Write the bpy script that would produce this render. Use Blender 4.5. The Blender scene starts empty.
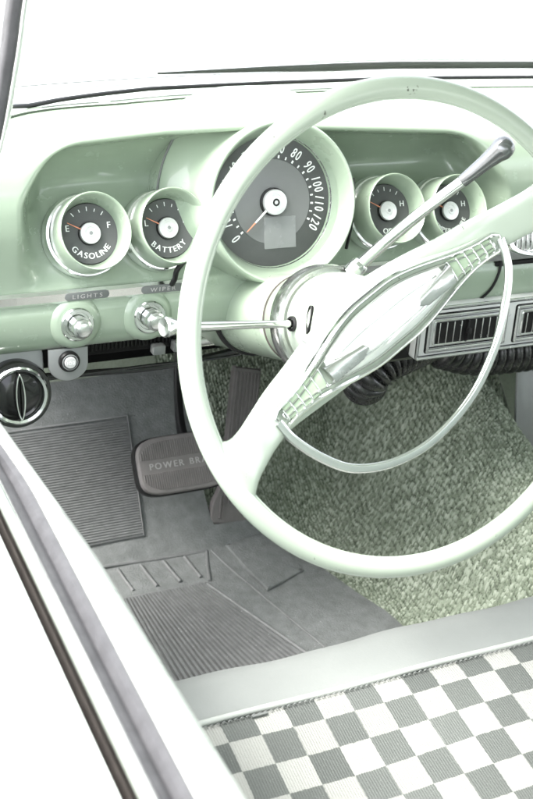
import bpy, bmesh, math, random
import numpy as np
from mathutils import Vector, Matrix
random.seed(7); rng = np.random.default_rng(7)
S = bpy.context.scene
COL = S.collection
R_ = math.radians

# ------------------------------------------------------------------ materials
def nt(name):
    m = bpy.data.materials.new(name); m.use_nodes = True
    n = m.node_tree; n.nodes.clear()
    out = n.nodes.new('ShaderNodeOutputMaterial')
    p = n.nodes.new('ShaderNodeBsdfPrincipled')
    n.links.new(p.outputs[0], out.inputs[0])
    return m, n, p
def N(n, t, **kw):
    x = n.nodes.new(t)
    for k, v in kw.items(): setattr(x, k, v)
    return x
def objco(n):
    return N(n, 'ShaderNodeTexCoord').outputs['Object']
def noise(n, scale, detail=3, rough=.55, co=None):
    x = N(n, 'ShaderNodeTexNoise'); x.inputs['Scale'].default_value = scale
    x.inputs['Detail'].default_value = detail; x.inputs['Roughness'].default_value = rough
    n.links.new(co if co is not None else objco(n), x.inputs['Vector'])
    return x.outputs[0]
def ramp(n, fac, stops):
    r = N(n, 'ShaderNodeValToRGB'); e = r.color_ramp.elements
    while len(e) > 1: e.remove(e[-1])
    e[0].position, c = stops[0]; e[0].color = c if len(c) == 4 else (*c, 1)
    for pos, c in stops[1:]:
        k = e.new(pos); k.color = c if len(c) == 4 else (*c, 1)
    n.links.new(fac, r.inputs[0]); return r.outputs[0]
def mixc(n, fac, a, b):
    m = N(n, 'ShaderNodeMix', data_type='RGBA')
    if isinstance(fac, (int, float)): m.inputs[0].default_value = fac
    else: n.links.new(fac, m.inputs[0])
    for v, i in ((a, 6), (b, 7)):
        if isinstance(v, tuple): m.inputs[i].default_value = (*v[:3], 1)
        else: n.links.new(v, m.inputs[i])
    return m.outputs[2]
def bump(n, p, h, strength=.3, dist=.001):
    b = N(n, 'ShaderNodeBump'); b.inputs['Strength'].default_value = strength; b.inputs['Distance'].default_value = dist
    n.links.new(h, b.inputs['Height']); n.links.new(b.outputs[0], p.inputs['Normal'])
def g3(v): return (v, v, v)

def mat(name, col, rough=.5, metal=0., coat=0., var=.08, vscale=18, bscale=None, bstr=.2, bdist=.0006, rvar=.08, spots=None, specks=None, spec=.5):
    m, n, p = nt(name); p.inputs['Specular IOR Level'].default_value = spec
    co = objco(n)
    f = noise(n, vscale, 4, .6, co)
    c = mixc(n, f, tuple(max(0, x*(1-var)) for x in col), tuple(min(1, x*(1+var)) for x in col))
    if spots:          # chips / pits: (scale, threshold, colour)
        sc, th, sc_col = spots
        q = ramp(n, noise(n, sc, 5, .7, co), [(th, (0, 0, 0)), (th+.03, (1, 1, 1))])
        c = mixc(n, q, c, sc_col)
    if specks:         # dust and lint
        sc, th, sc_col = specks
        v = N(n, 'ShaderNodeTexVoronoi'); v.inputs['Scale'].default_value = sc; n.links.new(co, v.inputs['Vector'])
        q = ramp(n, v.outputs['Distance'], [(th, (1, 1, 1)), (th+.03, (0, 0, 0))])
        gate = ramp(n, noise(n, sc*.21, 2, .5, co), [(.52, (0, 0, 0)), (.6, (1, 1, 1))])
        mu = N(n, 'ShaderNodeMath', operation='MULTIPLY'); n.links.new(q, mu.inputs[0]); n.links.new(gate, mu.inputs[1])
        c = mixc(n, mu.outputs[0], c, sc_col)
    n.links.new(c, p.inputs['Base Color'])
    p.inputs['Metallic'].default_value = metal
    r = ramp(n, noise(n, vscale*2.3, 4, .6, co), [(.25, g3(max(0.02, rough-rvar))), (.75, g3(min(1, rough+rvar)))])
    n.links.new(r, p.inputs['Roughness'])
    if coat: p.inputs['Coat Weight'].default_value = coat; p.inputs['Coat Roughness'].default_value = .06
    if bscale: bump(n, p, noise(n, bscale, 4, .6, co), bstr, bdist)
    return m

GREEN = (.29, .360, .275)
M = {}
M['paint'] = mat('green_paint', GREEN, .30, 0, .6, .05, 9, 700, .06, .0003, .06, spots=(60, .745, (.10, .11, .09)))
M['crackle'] = mat('green_dash_paint', GREEN, .24, 0, .6, .07, 25, 900, .05, .0003, .06)
M['wheel'] = mat('wheel_plastic', (.39, .45, .375), .20, 0, .5, .05, 14, 300, .05, .0003, .06, spots=(60, .665, (.06, .06, .05)))
M['white_paint'] = mat('pale_body_paint', (.72, .78, .71), .25, 0, .8, .03, 6, None, rvar=.04)
M['hood_paint'] = mat('hood_paint', (.20, .205, .20), .2, 0, .8, .05, 3, None, rvar=.05)
M['door_paint'] = mat('door_sill_paint', (.68, .72, .68), .30, 0, .5, .04, 10, 600, .05, .0003)
M['chrome'] = mat('chrome', (.80, .81, .80), .13, 1, 0, .06, 30, None, rvar=.05)
M['chrome_soft'] = mat('soft_chrome', (.72, .73, .72), .24, 1, 0, .06, 30, None, rvar=.05)
M['ac_face'] = mat('air_conditioner_face', (.66, .67, .66), .32, .15, 0, .05, 30, None, rvar=.06)
M['dial_reflection'] = mat('dial_reflection_pale', (.25, .255, .255), .25, 0, 0, .12, 25, spec=0.3)  # tone of the painted reflection on the speedometer dial
M['chrome_rub'] = mat('worn_chrome', (.74, .74, .73), .22, 1, 0, .12, 40, 300, .25, .0005, .10, spots=(120, .66, (.25, .24, .22)))
M['pitted'] = mat('pitted_chrome', (.055, .055, .058), .5, 0, 0, .5, 55, 260, .4, .001, .12, spots=(110, .72, (.30, .30, .30)), spec=0.3)
M['felt'] = mat('window_felt', (.075, .066, .061), .95, 0, 0, .35, 60, 900, .6, .001, .05, spec=0.1)
M['black'] = mat('black_plastic', (.012, .012, .012), .38, 0, 0, .3, 20, 500, .15, .0004, spec=0.25)
M['blackgloss'] = mat('black_gloss', (.008, .008, .008), .14, 0, .3, .2, 20)
M['dark'] = mat('underdash_black', (.008, .008, .008), .8, 0, 0, .4, 20, 200, .3, spec=0.02)
M['grey'] = mat('grey_metal', (.30, .31, .31), .42, .5, 0, .1, 40, 900, .25, .0004)
M['darkgrey'] = mat('dark_grey_label', (.16, .17, .165), .5, 0, 0, .1, 40, spec=0.15)
M['dial'] = mat('dial_grey', (.105, .107, .107), .55, 0, 0, .10, 30, 1200, .08, .0002, spec=0.1)
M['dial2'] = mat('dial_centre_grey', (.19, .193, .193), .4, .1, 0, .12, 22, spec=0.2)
M['print'] = mat('white_print', (.85, .86, .85), .6, 0, 0, .03, 30)
M['greyprint'] = mat('grey_print', (.42, .41, .40), .7, 0, 0, .08, 60)
M['needle'] = mat('needle_orange', (.75, .28, .16), .5, 0, 0, .05, 30)
M['cap'] = mat('silver_cap', (.80, .80, .80), .35, .6, 0, .15, 120, 900, .25, .0004)
M['pedal'] = mat('pedal_rubber', (.21, .197, .193), .5, 0, 0, .25, 45, 500, .35, .0005, .1, spec=0.18)
M['mat'] = mat('mat_rubber', (.195, .206, .203), .6, 0, 0, .42, 70, 380, .9, .0016, .08, specks=(170, .085, (.42, .44, .43)), spec=0.35)
M['matrib'] = mat('mat_rib_rubber', (.185, .191, .191), .45, 0, 0, .32, 80, 700, .3, .0005, .08, specks=(150, .085, (.45, .47, .45)), spec=0.45)
M['vinyl'] = mat('seat_vinyl', (.195, .207, .200), .6, 0, 0, .10, 14, 380, .35, .0006, .08, spec=0.2)
M['thread'] = mat('white_piping', (.34, .36, .34), .55, 0, 0, .08, 80, 900, .4, .0005)
M['lucite'] = mat('emblem_pale_plastic', (.80, .84, .80), .12, .25, .5, .05, 30, None, rvar=.05)
M['hose'] = mat('hose_rubber', (.022, .022, .022), .26, 0, 0, .2, 40, None, spec=0.7)
M['ground'] = mat('pale_concrete', (.42, .42, .40), .9, 0, 0, .15, 1.2, 40, .3, .004)
M['seatback'] = mat('seat_back_vinyl', (.42, .47, .42), .5, 0, 0, .08, 12)
M['headliner'] = mat('headliner_cloth', (.40, .44, .40), .9, 0, 0, .06, 20, spec=0.1)
M['ceramic'] = mat('pale_button', (.50, .51, .50), .4, 0, 0, .05, 60)

M['inset_green'] = mat('inset_pale_green', (.40, .50, .36), .4, 0, .3, .15, 60)
M['gap_green'] = mat('gap_dark_green', (.035, .05, .03), .7, 0, 0, .1, 60)
M['grip'] = mat('dark_chrome_grip', (.20, .205, .21), .22, .85, 0, .1, 40)
# carpet
def carpet_mat():
    m, n, p = nt('loop_carpet'); co = objco(n)
    a = noise(n, 9, 4, .6, co); b = noise(n, 420, 2, .6, co)
    at = N(n, 'ShaderNodeAttribute'); at.attribute_name = 'tuft'        # yarn of each loop: 0 is the gap between loops, painted dark like shade, above it one tone per loop
    yarn = ramp(n, at.outputs['Fac'], [(0, (.075, .092, .065)), (.25, (.19, .23, .165)), (.6, (.33, .38, .295)), (1, (.56, .61, .51))])
    c = mixc(n, ramp(n, b, [(.40, g3(0)), (.65, g3(.45))]), yarn, (.47, .51, .43))
    c = mixc(n, ramp(n, a, [(.42, g3(0)), (.62, g3(.30))]), c, (.16, .19, .14))
    n.links.new(c, p.inputs['Base Color']); p.inputs['Roughness'].default_value = .95
    p.inputs['Specular IOR Level'].default_value = .05
    bump(n, p, noise(n, 900, 3, .7, co), .5, .0012)
    return m
M['carpet'] = carpet_mat()

def checker_mat():
    m, n, p = nt('checkered_seat_cloth')
    uv = N(n, 'ShaderNodeUVMap'); uv.uv_map = 'UVMap'
    sp = N(n, 'ShaderNodeSeparateXYZ'); n.links.new(uv.outputs[0], sp.inputs[0])
    def math_(op, a, b=None):
        x = N(n, 'ShaderNodeMath', operation=op)
        for i, v in enumerate((a, b)):
            if v is None: continue
            if isinstance(v, (int, float)): x.inputs[i].default_value = v
            else: n.links.new(v, x.inputs[i])
        return x.outputs[0]
    u = math_('DIVIDE', math_('ADD', sp.outputs[0], .0748), .0302)
    v = math_('DIVIDE', math_('ADD', sp.outputs[1], .0122), .0296)
    wob = math_('MULTIPLY', math_('SUBTRACT', noise(n, 240, 2, .5, uv.outputs[0]), .5), .07)
    iu = math_('FLOOR', math_('ADD', u, wob)); iv = math_('FLOOR', math_('ADD', v, wob))
    par = math_('MODULO', math_('ADD', math_('ADD', iu, iv), 1000), 2)       # 0 = dark
    # per-square tone
    cmb = N(n, 'ShaderNodeCombineXYZ'); n.links.new(iu, cmb.inputs[0]); n.links.new(iv, cmb.inputs[1])
    wn = N(n, 'ShaderNodeTexWhiteNoise', noise_dimensions='2D'); n.links.new(cmb.outputs[0], wn.inputs['Vector'])
    tone = wn.outputs['Value']
    dark = mixc(n, tone, (.075, .082, .077), (.100, .108, .102))
    rib = math_('SINE', math_('MULTIPLY', sp.outputs[0], 2*math.pi/.0024))
    ribm = ramp(n, rib, [(0, g3(0)), (1, g3(1))])
    dark = mixc(n, math_('MULTIPLY', ramp(n, math_('ADD', math_('MULTIPLY', rib, .5), .5), [(.2, g3(1)), (.8, g3(0))]), .38), dark, (.045, .050, .046))
    nub = noise(n, 620, 3, .65, uv.outputs[0])
    light = mixc(n, tone, (.215, .22, .205), (.275, .28, .262))
    light = mixc(n, ramp(n, nub, [(.52, g3(0)), (.68, g3(.45))]), light, (.17, .18, .17))
    dark = mixc(n, ramp(n, nub, [(.6, g3(0)), (.75, g3(.4))]), dark, (.33, .36, .33))
    c = mixc(n, par, dark, light)
    n.links.new(c, p.inputs['Base Color']); p.inputs['Roughness'].default_value = .8
    h = math_('ADD', math_('MULTIPLY', rib, .25), math_('MULTIPLY', nub, 1.4))
    bump(n, p, h, .55, .0008)
    return m
M['checker'] = checker_mat()

def glass_mat(name, spec_rough=.0, tint=(.97, .98, .975), base=.04):
    m = bpy.data.materials.new(name); m.use_nodes = True; n = m.node_tree; n.nodes.clear()
    out = n.nodes.new('ShaderNodeOutputMaterial'); mx = n.nodes.new('ShaderNodeMixShader')
    tr = n.nodes.new('ShaderNodeBsdfTransparent'); gl = n.nodes.new('ShaderNodeBsdfGlossy'); fr = n.nodes.new('ShaderNodeLayerWeight')
    tr.inputs[0].default_value = (*tint, 1); gl.inputs['Roughness'].default_value = spec_rough
    fr.inputs['Blend'].default_value = .5                     # Schlick, the same from both sides
    pw = n.nodes.new('ShaderNodeMath'); pw.operation = 'POWER'; pw.inputs[1].default_value = 5; n.links.new(fr.outputs['Facing'], pw.inputs[0])
    ma = n.nodes.new('ShaderNodeMath'); ma.operation = 'MULTIPLY_ADD'; ma.inputs[1].default_value = .8; ma.inputs[2].default_value = base; n.links.new(pw.outputs[0], ma.inputs[0])
    n.links.new(ma.outputs[0], mx.inputs[0]); n.links.new(tr.outputs[0], mx.inputs[1]); n.links.new(gl.outputs[0], mx.inputs[2])
    n.links.new(mx.outputs[0], out.inputs[0]); return m
M['glass'] = glass_mat('windshield_glass')
M['dialglass'] = glass_mat('dial_glass', .02, base=.012)

# ------------------------------------------------------------------ mesh helpers
class MB:
    def __init__(s): s.v = []; s.f = []; s.n = 0
    def add(s, V, F):
        V = np.asarray(V, float).reshape(-1, 3)
        s.v.append(V); s.f += [[i+s.n for i in f] for f in F]; s.n += len(V); return s
    def get(s): return np.concatenate(s.v), s.f

def root_loc(o):
    while o.parent: o = o.parent
    return np.array(o.location)

def build(name, mb, material, parent=None, sharp=35, loc=None, uv=None, flip=False):
    V, F = mb.get() if isinstance(mb, MB) else mb
    if parent is not None: L = root_loc(parent)
    else: L = np.array(loc) if loc is not None else np.array([V[:, 0].mean(), V[:, 1].mean(), V[:, 2].min()])
    me = bpy.data.meshes.new(name)
    me.from_pydata((V-L).tolist(), [], [list(reversed(f)) if flip else list(f) for f in F])
    me.update()
    if sharp is not None:
        me.polygons.foreach_set('use_smooth', [True]*len(me.polygons))
        me.set_sharp_from_angle(angle=R_(sharp))
    me.materials.append(M[material])
    if uv is not None:
        ul = me.uv_layers.new(name='UVMap')
        idx = np.empty(len(me.loops), int); me.loops.foreach_get('vertex_index', idx)
        ul.data.foreach_set('uv', np.asarray(uv)[idx].ravel())
    o = bpy.data.objects.new(name, me); COL.objects.link(o)
    if parent is not None: o.parent = parent
    else: o.location = L
    return o
def thing(name, loc, label, cat, group=None):
    o = bpy.data.objects.new(name, None); COL.objects.link(o); o.location = loc
    o.empty_display_size = .02
    return tag(o, label, cat, group)
def tag(o, label, cat, group=None):
    o['label'] = label; o['category'] = cat
    if group: o['group'] = group
    return o
def struct(o, kind='structure'):
    o['kind'] = kind; return o

class Fr:                                  # local frame
    def __init__(s, o, ex, ey, ez): s.o = np.array(o, float); s.B = np.stack([np.array(ex, float), np.array(ey, float), np.array(ez, float)], 1)
    def __call__(s, P): return np.asarray(P, float).reshape(-1, 3) @ s.B.T + s.o
def tiltframe(o, deg, roll=0):             # x right, y up in the face, z out of the face towards the driver
    t = R_(deg); ex = np.array([1, 0, 0.]); ey = np.array([0, math.sin(t), math.cos(t)]); ez = np.array([0, -math.cos(t), math.sin(t)])
    if roll:
        c, s = math.cos(R_(roll)), math.sin(R_(roll)); ex, ey = ex*c+ey*s, ey*c-ex*s
    return Fr(o, ex, ey, ez)
ID = Fr((0, 0, 0), (1, 0, 0), (0, 1, 0), (0, 0, 1))

def rings(L, closed=True, cap0=False, cap1=False):     # list of rings (each n x 3)
    n = len(L[0]); F = []
    for i in range(len(L)-1):
        for j in range(n if closed else n-1):
            k = (j+1) % n
            F.append([i*n+j, i*n+k, (i+1)*n+k, (i+1)*n+j])
    if cap0: F.append(list(range(n))[::-1])
    if cap1: F.append([(len(L)-1)*n+j for j in range(n)])
    return np.concatenate(L), F
def revolve(fr, prof, n=64, cap0=False, cap1=False, sx=1, sy=1):
    a = np.linspace(0, 2*math.pi, n, endpoint=False)
    L = [fr(np.stack([r*sx*np.cos(a), r*sy*np.sin(a), np.full(n, h)], 1)) for r, h in prof]
    return rings(L, True, cap0, cap1)
def catmull(P, k=12, closed=False):
    P = np.asarray(P, float); out = []; n = len(P)
    for i in range(n if closed else n-1):
        if closed: p0, p1, p2, p3 = P[(i-1) % n], P[i], P[(i+1) % n], P[(i+2) % n]
        else:
            p1, p2 = P[i], P[i+1]; p0 = P[i-1] if i else 2*p1-p2; p3 = P[i+2] if i+2 < n else 2*p2-p1
        for t in np.linspace(0, 1, k, endpoint=False):
            out.append(.5*((2*p1)+(-p0+p2)*t+(2*p0-5*p1+4*p2-p3)*t*t+(-p0+3*p1-3*p2+p3)*t**3))
    if not closed: out.append(P[-1])
    return np.array(out)
def sweep(path, sec, closed=False, caps=True, up=(0, 0, 1), scale=None):
    """sec: m x 2 section (x along side, y along up)"""
    P = np.asarray(path, float); n = len(P); sec = np.asarray(sec, float)
    T = np.gradient(P, axis=0)
    if closed: T = np.roll(P, -1, 0)-np.roll(P, 1, 0)
    T /= np.linalg.norm(T, axis=1)[:, None]
    u = np.array(up, float); L = []
    for i in range(n):
        s = np.cross(T[i], u); l = np.linalg.norm(s)
        if l < 1e-3: s = np.cross(T[i], np.array([.3, .5, .8])); l = np.linalg.norm(s)
        s /= l; w = np.cross(s, T[i]); k = 1 if scale is None else scale[i]
        L.append(P[i]+k*(sec[:, :1]*s+sec[:, 1:]*w))
    if closed:
        V, F = rings(L+[L[0]]); m = len(sec); V = V[:-m]; nn = len(V)
        return V, [[i % nn for i in f] for f in F]
    return rings(L, True, caps, caps)
def circ(r, n=16, ry=None):
    a = np.linspace(0, 2*math.pi, n, endpoint=False); return np.stack([r*np.cos(a), (ry or r)*np.sin(a)], 1)
def rod(a, b, r0, r1=None, n=20):
    P = np.linspace(a, b, 2); return sweep(P, circ(1, n), scale=[r0, r1 or r0])
def rrect(w, h, r, k=6):
    out = []
    for cx, cy, a0 in ((w/2-r, h/2-r, 0), (-w/2+r, h/2-r, 90), (-w/2+r, -h/2+r, 180), (w/2-r, -h/2+r, 270)):
        for a in np.linspace(a0, a0+90, k): out.append((cx+r*math.cos(R_(a)), cy+r*math.sin(R_(a))))
    return np.array(out)
def inset(o, d):
    o = np.asarray(o, float); a = np.roll(o, 1, 0); b = np.roll(o, -1, 0)
    t = b-a; t /= np.linalg.norm(t, axis=1)[:, None]+1e-12
    nrm = np.stack([-t[:, 1], t[:, 0]], 1); return o+nrm*d
def plate(fr, outline, h0, h1, bev=.001, k=3):      # ccw outline, bevelled top edge
    L = [fr(np.c_[outline, np.full(len(outline), h0)])]
    for i in range(k+1):
        a = math.pi/2*i/k
        L.append(fr(np.c_[inset(outline, bev*(1-math.cos(a))), np.full(len(outline), h1-bev+bev*math.sin(a))]))
    return rings(L, True, True, True)
def frame_ring(fr, outline, w, h0, h1, bev=.0008):
    o = np.asarray(outline); c = lambda d, h: fr(np.c_[inset(o, d), np.full(len(o), h)])
    L = [c(0, h0), c(0, h1-bev), c(bev, h1), c(w-bev, h1), c(w, h1-bev), c(w, h0)]
    return rings(L, True)
def box(fr, c, s, bev=.001, seg=2):
    bm = bmesh.new(); bmesh.ops.create_cube(bm, size=1)
    for v in bm.verts: v.co = Vector((v.co.x*s[0]+c[0], v.co.y*s[1]+c[1], v.co.z*s[2]+c[2]))
    if bev: bmesh.ops.bevel(bm, geom=list(bm.edges), offset=bev, segments=seg, affect='EDGES', profile=.5)
    bm.verts.index_update(); V = np.array([v.co[:] for v in bm.verts]); F = [[v.index for v in f.verts] for f in bm.faces]; bm.free()
    return fr(V), F
def gridmesh(P):                                     # P: a x b x 3
    a, b = P.shape[:2]; i = np.arange((a-1))[:, None]*b+np.arange(b-1)[None]
    F = np.stack([i, i+1, i+b+1, i+b], -1).reshape(-1, 4)
    return P.reshape(-1, 3), F.tolist()
def smooth(a, b, x):
    t = np.clip((x-a)/(b-a), 0, 1); return t*t*(3-2*t)

_g = {}
def glyph(ch):
    if ch not in _g:
        cu = bpy.data.curves.new('g', 'FONT'); cu.body = ch; cu.size = 1; cu.align_x = 'CENTER'; cu.resolution_u = 4
        o = bpy.data.objects.new('g', cu); COL.objects.link(o)
        dg = bpy.context.evaluated_depsgraph_get(); me = o.evaluated_get(dg).to_mesh()
        V = np.array([v.co[:] for v in me.vertices]).reshape(-1, 3); F = [list(p.vertices) for p in me.polygons]
        o.evaluated_get(dg).to_mesh_clear(); bpy.data.objects.remove(o); bpy.data.curves.remove(cu)
        w = (V[:, 0].max()-V[:, 0].min()) if len(V) else .3
        _g[ch] = (V, F, w)
    return _g[ch]
def put_char(mb, fr, ch, x, y, size, rot=0, h=.0003, sx=1., slant=0., bold=0):
    V, F, w = glyph(ch); 
    P = V.copy(); P[:, 1] -= .35; P[:, 0] *= sx; P[:, 0] += slant*P[:, 1]; P *= size
    c, s = math.cos(rot), math.sin(rot)
    offs = [(0, 0)] + ([(bold, 0), (-bold, 0)] if bold else [])
    for q, (ox, oy) in enumerate(offs):
        X = P[:, 0]+ox
        Q = np.c_[x+X*c-P[:, 1]*s, y+X*s+P[:, 1]*c, np.full(len(P), h+q*.00006)]
        mb.add(fr(Q), F)
def sang(n_): return R_(90-(n_-65)*(2.0 if n_ < 65 else 2.10))
def put_line(mb, fr, txt, x, y, size, h=.0003, sx=1., sp=.12, bold=0):
    ws = [glyph(c)[2]*sx*size if c != ' ' else .3*size for c in txt]; tot = sum(ws)+sp*size*(len(txt)-1); cx = x-tot/2
    for c, w in zip(txt, ws):
        if c != ' ': put_char(mb, fr, c, cx+w/2, y, size, 0, h, sx, bold=bold)
        cx += w+sp*size
def put_arc(mb, fr, txt, r, mid, size, sp=.12, bottom=True, h=.0003, sx=1., bold=0):
    ws = [glyph(c)[2]*sx*size+sp*size for c in txt]; tot = sum(ws)/r; a = mid-tot/2 if bottom else mid+tot/2
    for c, w in zip(txt, ws):
        d = w/r
        if bottom: a += d/2; put_char(mb, fr, c, r*math.cos(a), r*math.sin(a), size, a+math.pi/2, h, sx, bold=bold); a += d/2
        else: a -= d/2; put_char(mb, fr, c, r*math.cos(a), r*math.sin(a), size, a-math.pi/2, h, sx, bold=bold); a -= d/2

# ================================================================== SETTING
GZ = -.95
V, F = gridmesh(np.array([[[x, y, GZ] for y in (-60, -5, 0, 5, 60)] for x in (-60, -5, 0, 5, 60)], float))
struct(build('ground', (V, F), 'ground', loc=(0, 0, GZ), flip=True))

# ---- carpeted floor: flat pan, toe board and transmission hump, woven of loops
def floor_z(x, y):
    flat = np.full_like(x, -.580)
    toe = -.580+(y-.492)
    z = np.maximum(flat, toe); d = .03
    k = np.clip(.5+.5*(toe-flat)/d, 0, 1); z = flat*(1-k)+toe*k+d*k*(1-k)*.5-.004
    zc = np.clip(-.386+(y-.29)*.36, -.45, -.20)
    wid = .012*smooth(.3, .6, y)
    bell = smooth(.235-wid, .44, x)*(1-smooth(.452, .58, x))
    bell = bell*.8+.2*np.sin(bell*math.pi/2)
    hump = -.58+(zc+.58)*bell
    d = .04; k = np.clip(.5+.5*(hump-z)/d, 0, 1)
    z = z*(1-k)+hump*k+d*k*(1-k)*.5
    z = np.where(y > .78, np.maximum(z, -.58+(y-.492)+(y-.78)*1.5), z)
    return z
tufts = []
def carpet_patch(x0, x1, y0, y1, st, loops):
    xs = np.arange(x0, x1, st); ys = np.arange(y0, y1, st); X, Y = np.meshgrid(xs, ys, indexing='ij')
    Z = floor_z(X, Y)-.0035
    # soft puckers of the cloth and one crease along the hump
    Z += .003*np.sin(X*31+Y*17)*np.sin(Y*23-X*9)*smooth(.2, .34, X)
    cr = (X-(.322-.10*(Y-.24)+.004*np.sin(Y*40))); Z -= .006*np.exp(-(cr/.004)**2)*smooth(.12, .2, Y)*(1-smooth(.27, .33, Y))
    if loops:
        px, py = .0047, .0040
        # warp so rows wander
        U = X/px+.35*np.sin(Y*47)+.25*np.sin(Y*131+X*60); W = Y/py+.35*np.sin(X*53)+.25*np.sin(X*117-Y*71)
        iu = np.floor(U).astype(int); 
        W2 = W+.5*(iu % 2)
        iw = np.floor(W2).astype(int)
        rnd = ((np.sin(iu*12.9898+iw*78.233)*43758.5453) % 1)
        h = np.zeros_like(Z); TUFT = np.zeros_like(Z)
        hs = lambda a, b, k: ((np.sin(a*12.9898+b*78.233+k)*43758.5453) % 1)
        for da in (-1, 0, 1):
            for db in (-1, 0, 1):
                a = iu+da; Wl = W+.5*(a % 2); b = np.floor(Wl).astype(int)+db
                cu_ = U-(a+.5+.30*(hs(a, b, 1.3)-.5)); cw_ = Wl-(b+.5+.30*(hs(a, b, 4.7)-.5))
                rr = .36+.26*hs(a, b, 9.1)
                q_ = np.sqrt(np.clip(1-(cu_*cu_+cw_*cw_)/rr**2, 0, 1))*(.45+.75*hs(a, b, 2.2))
                TUFT = np.where(q_ > np.maximum(h, .22), .25+.75*hs(a, b, 6.6), TUFT); h = np.maximum(h, q_)
        Z += h*.0054; tufts.append(TUFT.ravel())
    return gridmesh(np.stack([X, Y, Z], -1))
mb = MB()
mb.add(*carpet_patch(.05, .64, .10, .83, .00095, True))
o = build('carpet_floor', mb, 'carpet', sharp=None, loc=(.3, .3, -.58)); o.data.polygons.foreach_set('use_smooth', [True]*len(o.data.polygons))
o.data.attributes.new('tuft', 'FLOAT', 'POINT').data.foreach_set('value', tufts[0].astype(np.float32))
struct(o)
xs = np.arange(-.36, .0501, .01); ys = np.arange(.10, .831, .01); X, Y = np.meshgrid(xs, ys, indexing='ij')
mb = MB(); mb.add(*gridmesh(np.stack([X, Y, floor_z(X, Y)], -1)))
xs = np.arange(.639, 1.06, .02); X, Y = np.meshgrid(xs, ys, indexing='ij'); mb.add(*gridmesh(np.stack([X, Y, floor_z(X, Y)], -1)))
xs = np.arange(-.36, 1.06, .02); ys = np.arange(-.9, .1001, .02); X, Y = np.meshgrid(xs, ys, indexing='ij'); mb.add(*gridmesh(np.stack([X, Y, floor_z(X, Y)*1.0], -1)))
FPAN = struct(build('floor_pan', mb, 'carpet', sharp=None, loc=(.3, 0, -.58)))

FPAN.data.attributes.new('tuft', 'FLOAT', 'POINT').data.foreach_set('value', np.full(len(FPAN.data.vertices), .55, np.float32))
# ================================================================== CAR BODY
HOODY = 2.35
body = thing('car', (.36, .9, GZ), 'pale old car with white hood, curved windshield and worn chrome door top', 'car')
# hood: crowned sheet with two soft creases
xs = np.linspace(-.52, 1.24, 90); ys = np.linspace(.80, HOODY, 60); X, Y = np.meshgrid(xs, ys, indexing='ij')
c = (X-.36)/.88
k_ = smooth(.80, 1.25, Y)
Z = .030-.05*c**2+.022*k_*(1-c**2)-.03*k_*np.clip(np.abs(c)-.8, 0, 1)*6+.014*k_*np.exp(-((np.abs(c)-.42)/.05)**2)-.03*smooth(1.7, HOODY, Y)
P = np.stack([X, Y, Z], -1); mb = MB(); V, F = gridmesh(P); mb.add(V, F)
skirt = np.stack([P[:, -1], P[:, -1]+np.array([0, .04, -.12]), P[:, -1]+np.array([0, 0, -.6])], 1); mb.add(*gridmesh(skirt))
for e, sgn in ((0, -1), (-1, 1)):
    s = np.stack([P[e], P[e]+np.array([sgn*.05, 0, -.06]), P[e]+np.array([sgn*.07, 0, -.65])], 1); mb.add(*gridmesh(s))
build('hood', mb, 'hood_paint', body, 30)
# cowl panel with fresh air grille slots in front of the glass
xs = np.linspace(-.52, 1.24, 60)
def gl_y(x):                                          # line of the glass foot
    return np.interp(x, [-.30, -.25, -.22, -.19, -.15, -.096, -.026, .142, .345, .564, .746, .82, .87, .94, .97], [.36, .455, .494, .515, .537, .5573, .5784, .5965, .611, .6056, .5784, .5573, .537, .49, .40])
def gl_z(x): return .066+.5*np.clip(np.abs(x-.36)-.55, 0, .2)**1.3
P = np.array([[[x, gl_y(np.clip(x, -.3, .97))+.008+(.795-gl_y(np.clip(x, -.3, .97))-.008)*t, .050-.02*t-.05*((x-.36)/.88)**2*t] for t in np.linspace(0, 1, 8)] for x in xs])
mb = MB(); mb.add(*gridmesh(P)); build('cowl', mb, 'white_paint', body, 30)
mb = MB()
for i in range(26):
    x = -.05+i*.033; mb.add(*box(ID, (x, .735, .0335-.02*((x-.36)/.88)**2), (.022, .006, .004), .001))
build('cowl_slot', mb, 'grey', body)
# firewall and lower shell
mb = MB(); mb.add(*box(ID, (.36, .93, -.30), (1.44, .02, .62), .004)); build('firewall', mb, 'dark', body)
mb = MB(); mb.add(*box(ID, (.36, -.1, -.64), (1.50, 2.6, .04), .01)); mb.add(*box(ID, (-.375, .12, -.62), (.05, 1.9, .06), .008)); build('rocker_panel', mb, 'white_paint', body)
# rest of the passenger shell: roof, far pillars, far side, tail
rf = MB()
xs = np.linspace(-.26, .98, 30); ys = np.linspace(-1.35, .15, 30); X, Y = np.meshgrid(xs, ys, indexing='ij')
cz = .475-.05*((X-.36)/.62)**4-.02*((Y+.6)/.75)**4
rf.add(*gridmesh(np.stack([X, Y, cz], -1))); rf.add(*gridmesh(np.stack([X, Y, cz-.03], -1)))
for e in ((X[0], Y[0], cz[0]), (X[-1], Y[-1], cz[-1]), (X[:, 0], Y[:, 0], cz[:, 0]), (X[:, -1], Y[:, -1], cz[:, -1])):
    P = np.stack(e, -1); rf.add(*gridmesh(np.stack([P, P-np.array([0, 0, .03])], 1)))
ROOF = build('roof', rf, 'headliner', body, 40)
mb = MB()
mb.add(*sweep([(.985, .40, .07), (.99, .30, .16), (.94, .15, .42)], rrect(.035, .05, .012), up=(1, 0, 0)))
build('roof_pillar', mb, 'headliner', body)
for x in (-.22, .94):
    mb = MB(); mb.add(*sweep([(x, -1.33, .43), (x+(-.09 if x < 0 else .09), -1.6, -.02)], rrect(.14, .05, .015), up=(1, 0, 0))); build('roof_pillar', mb, 'headliner', body)
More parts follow.
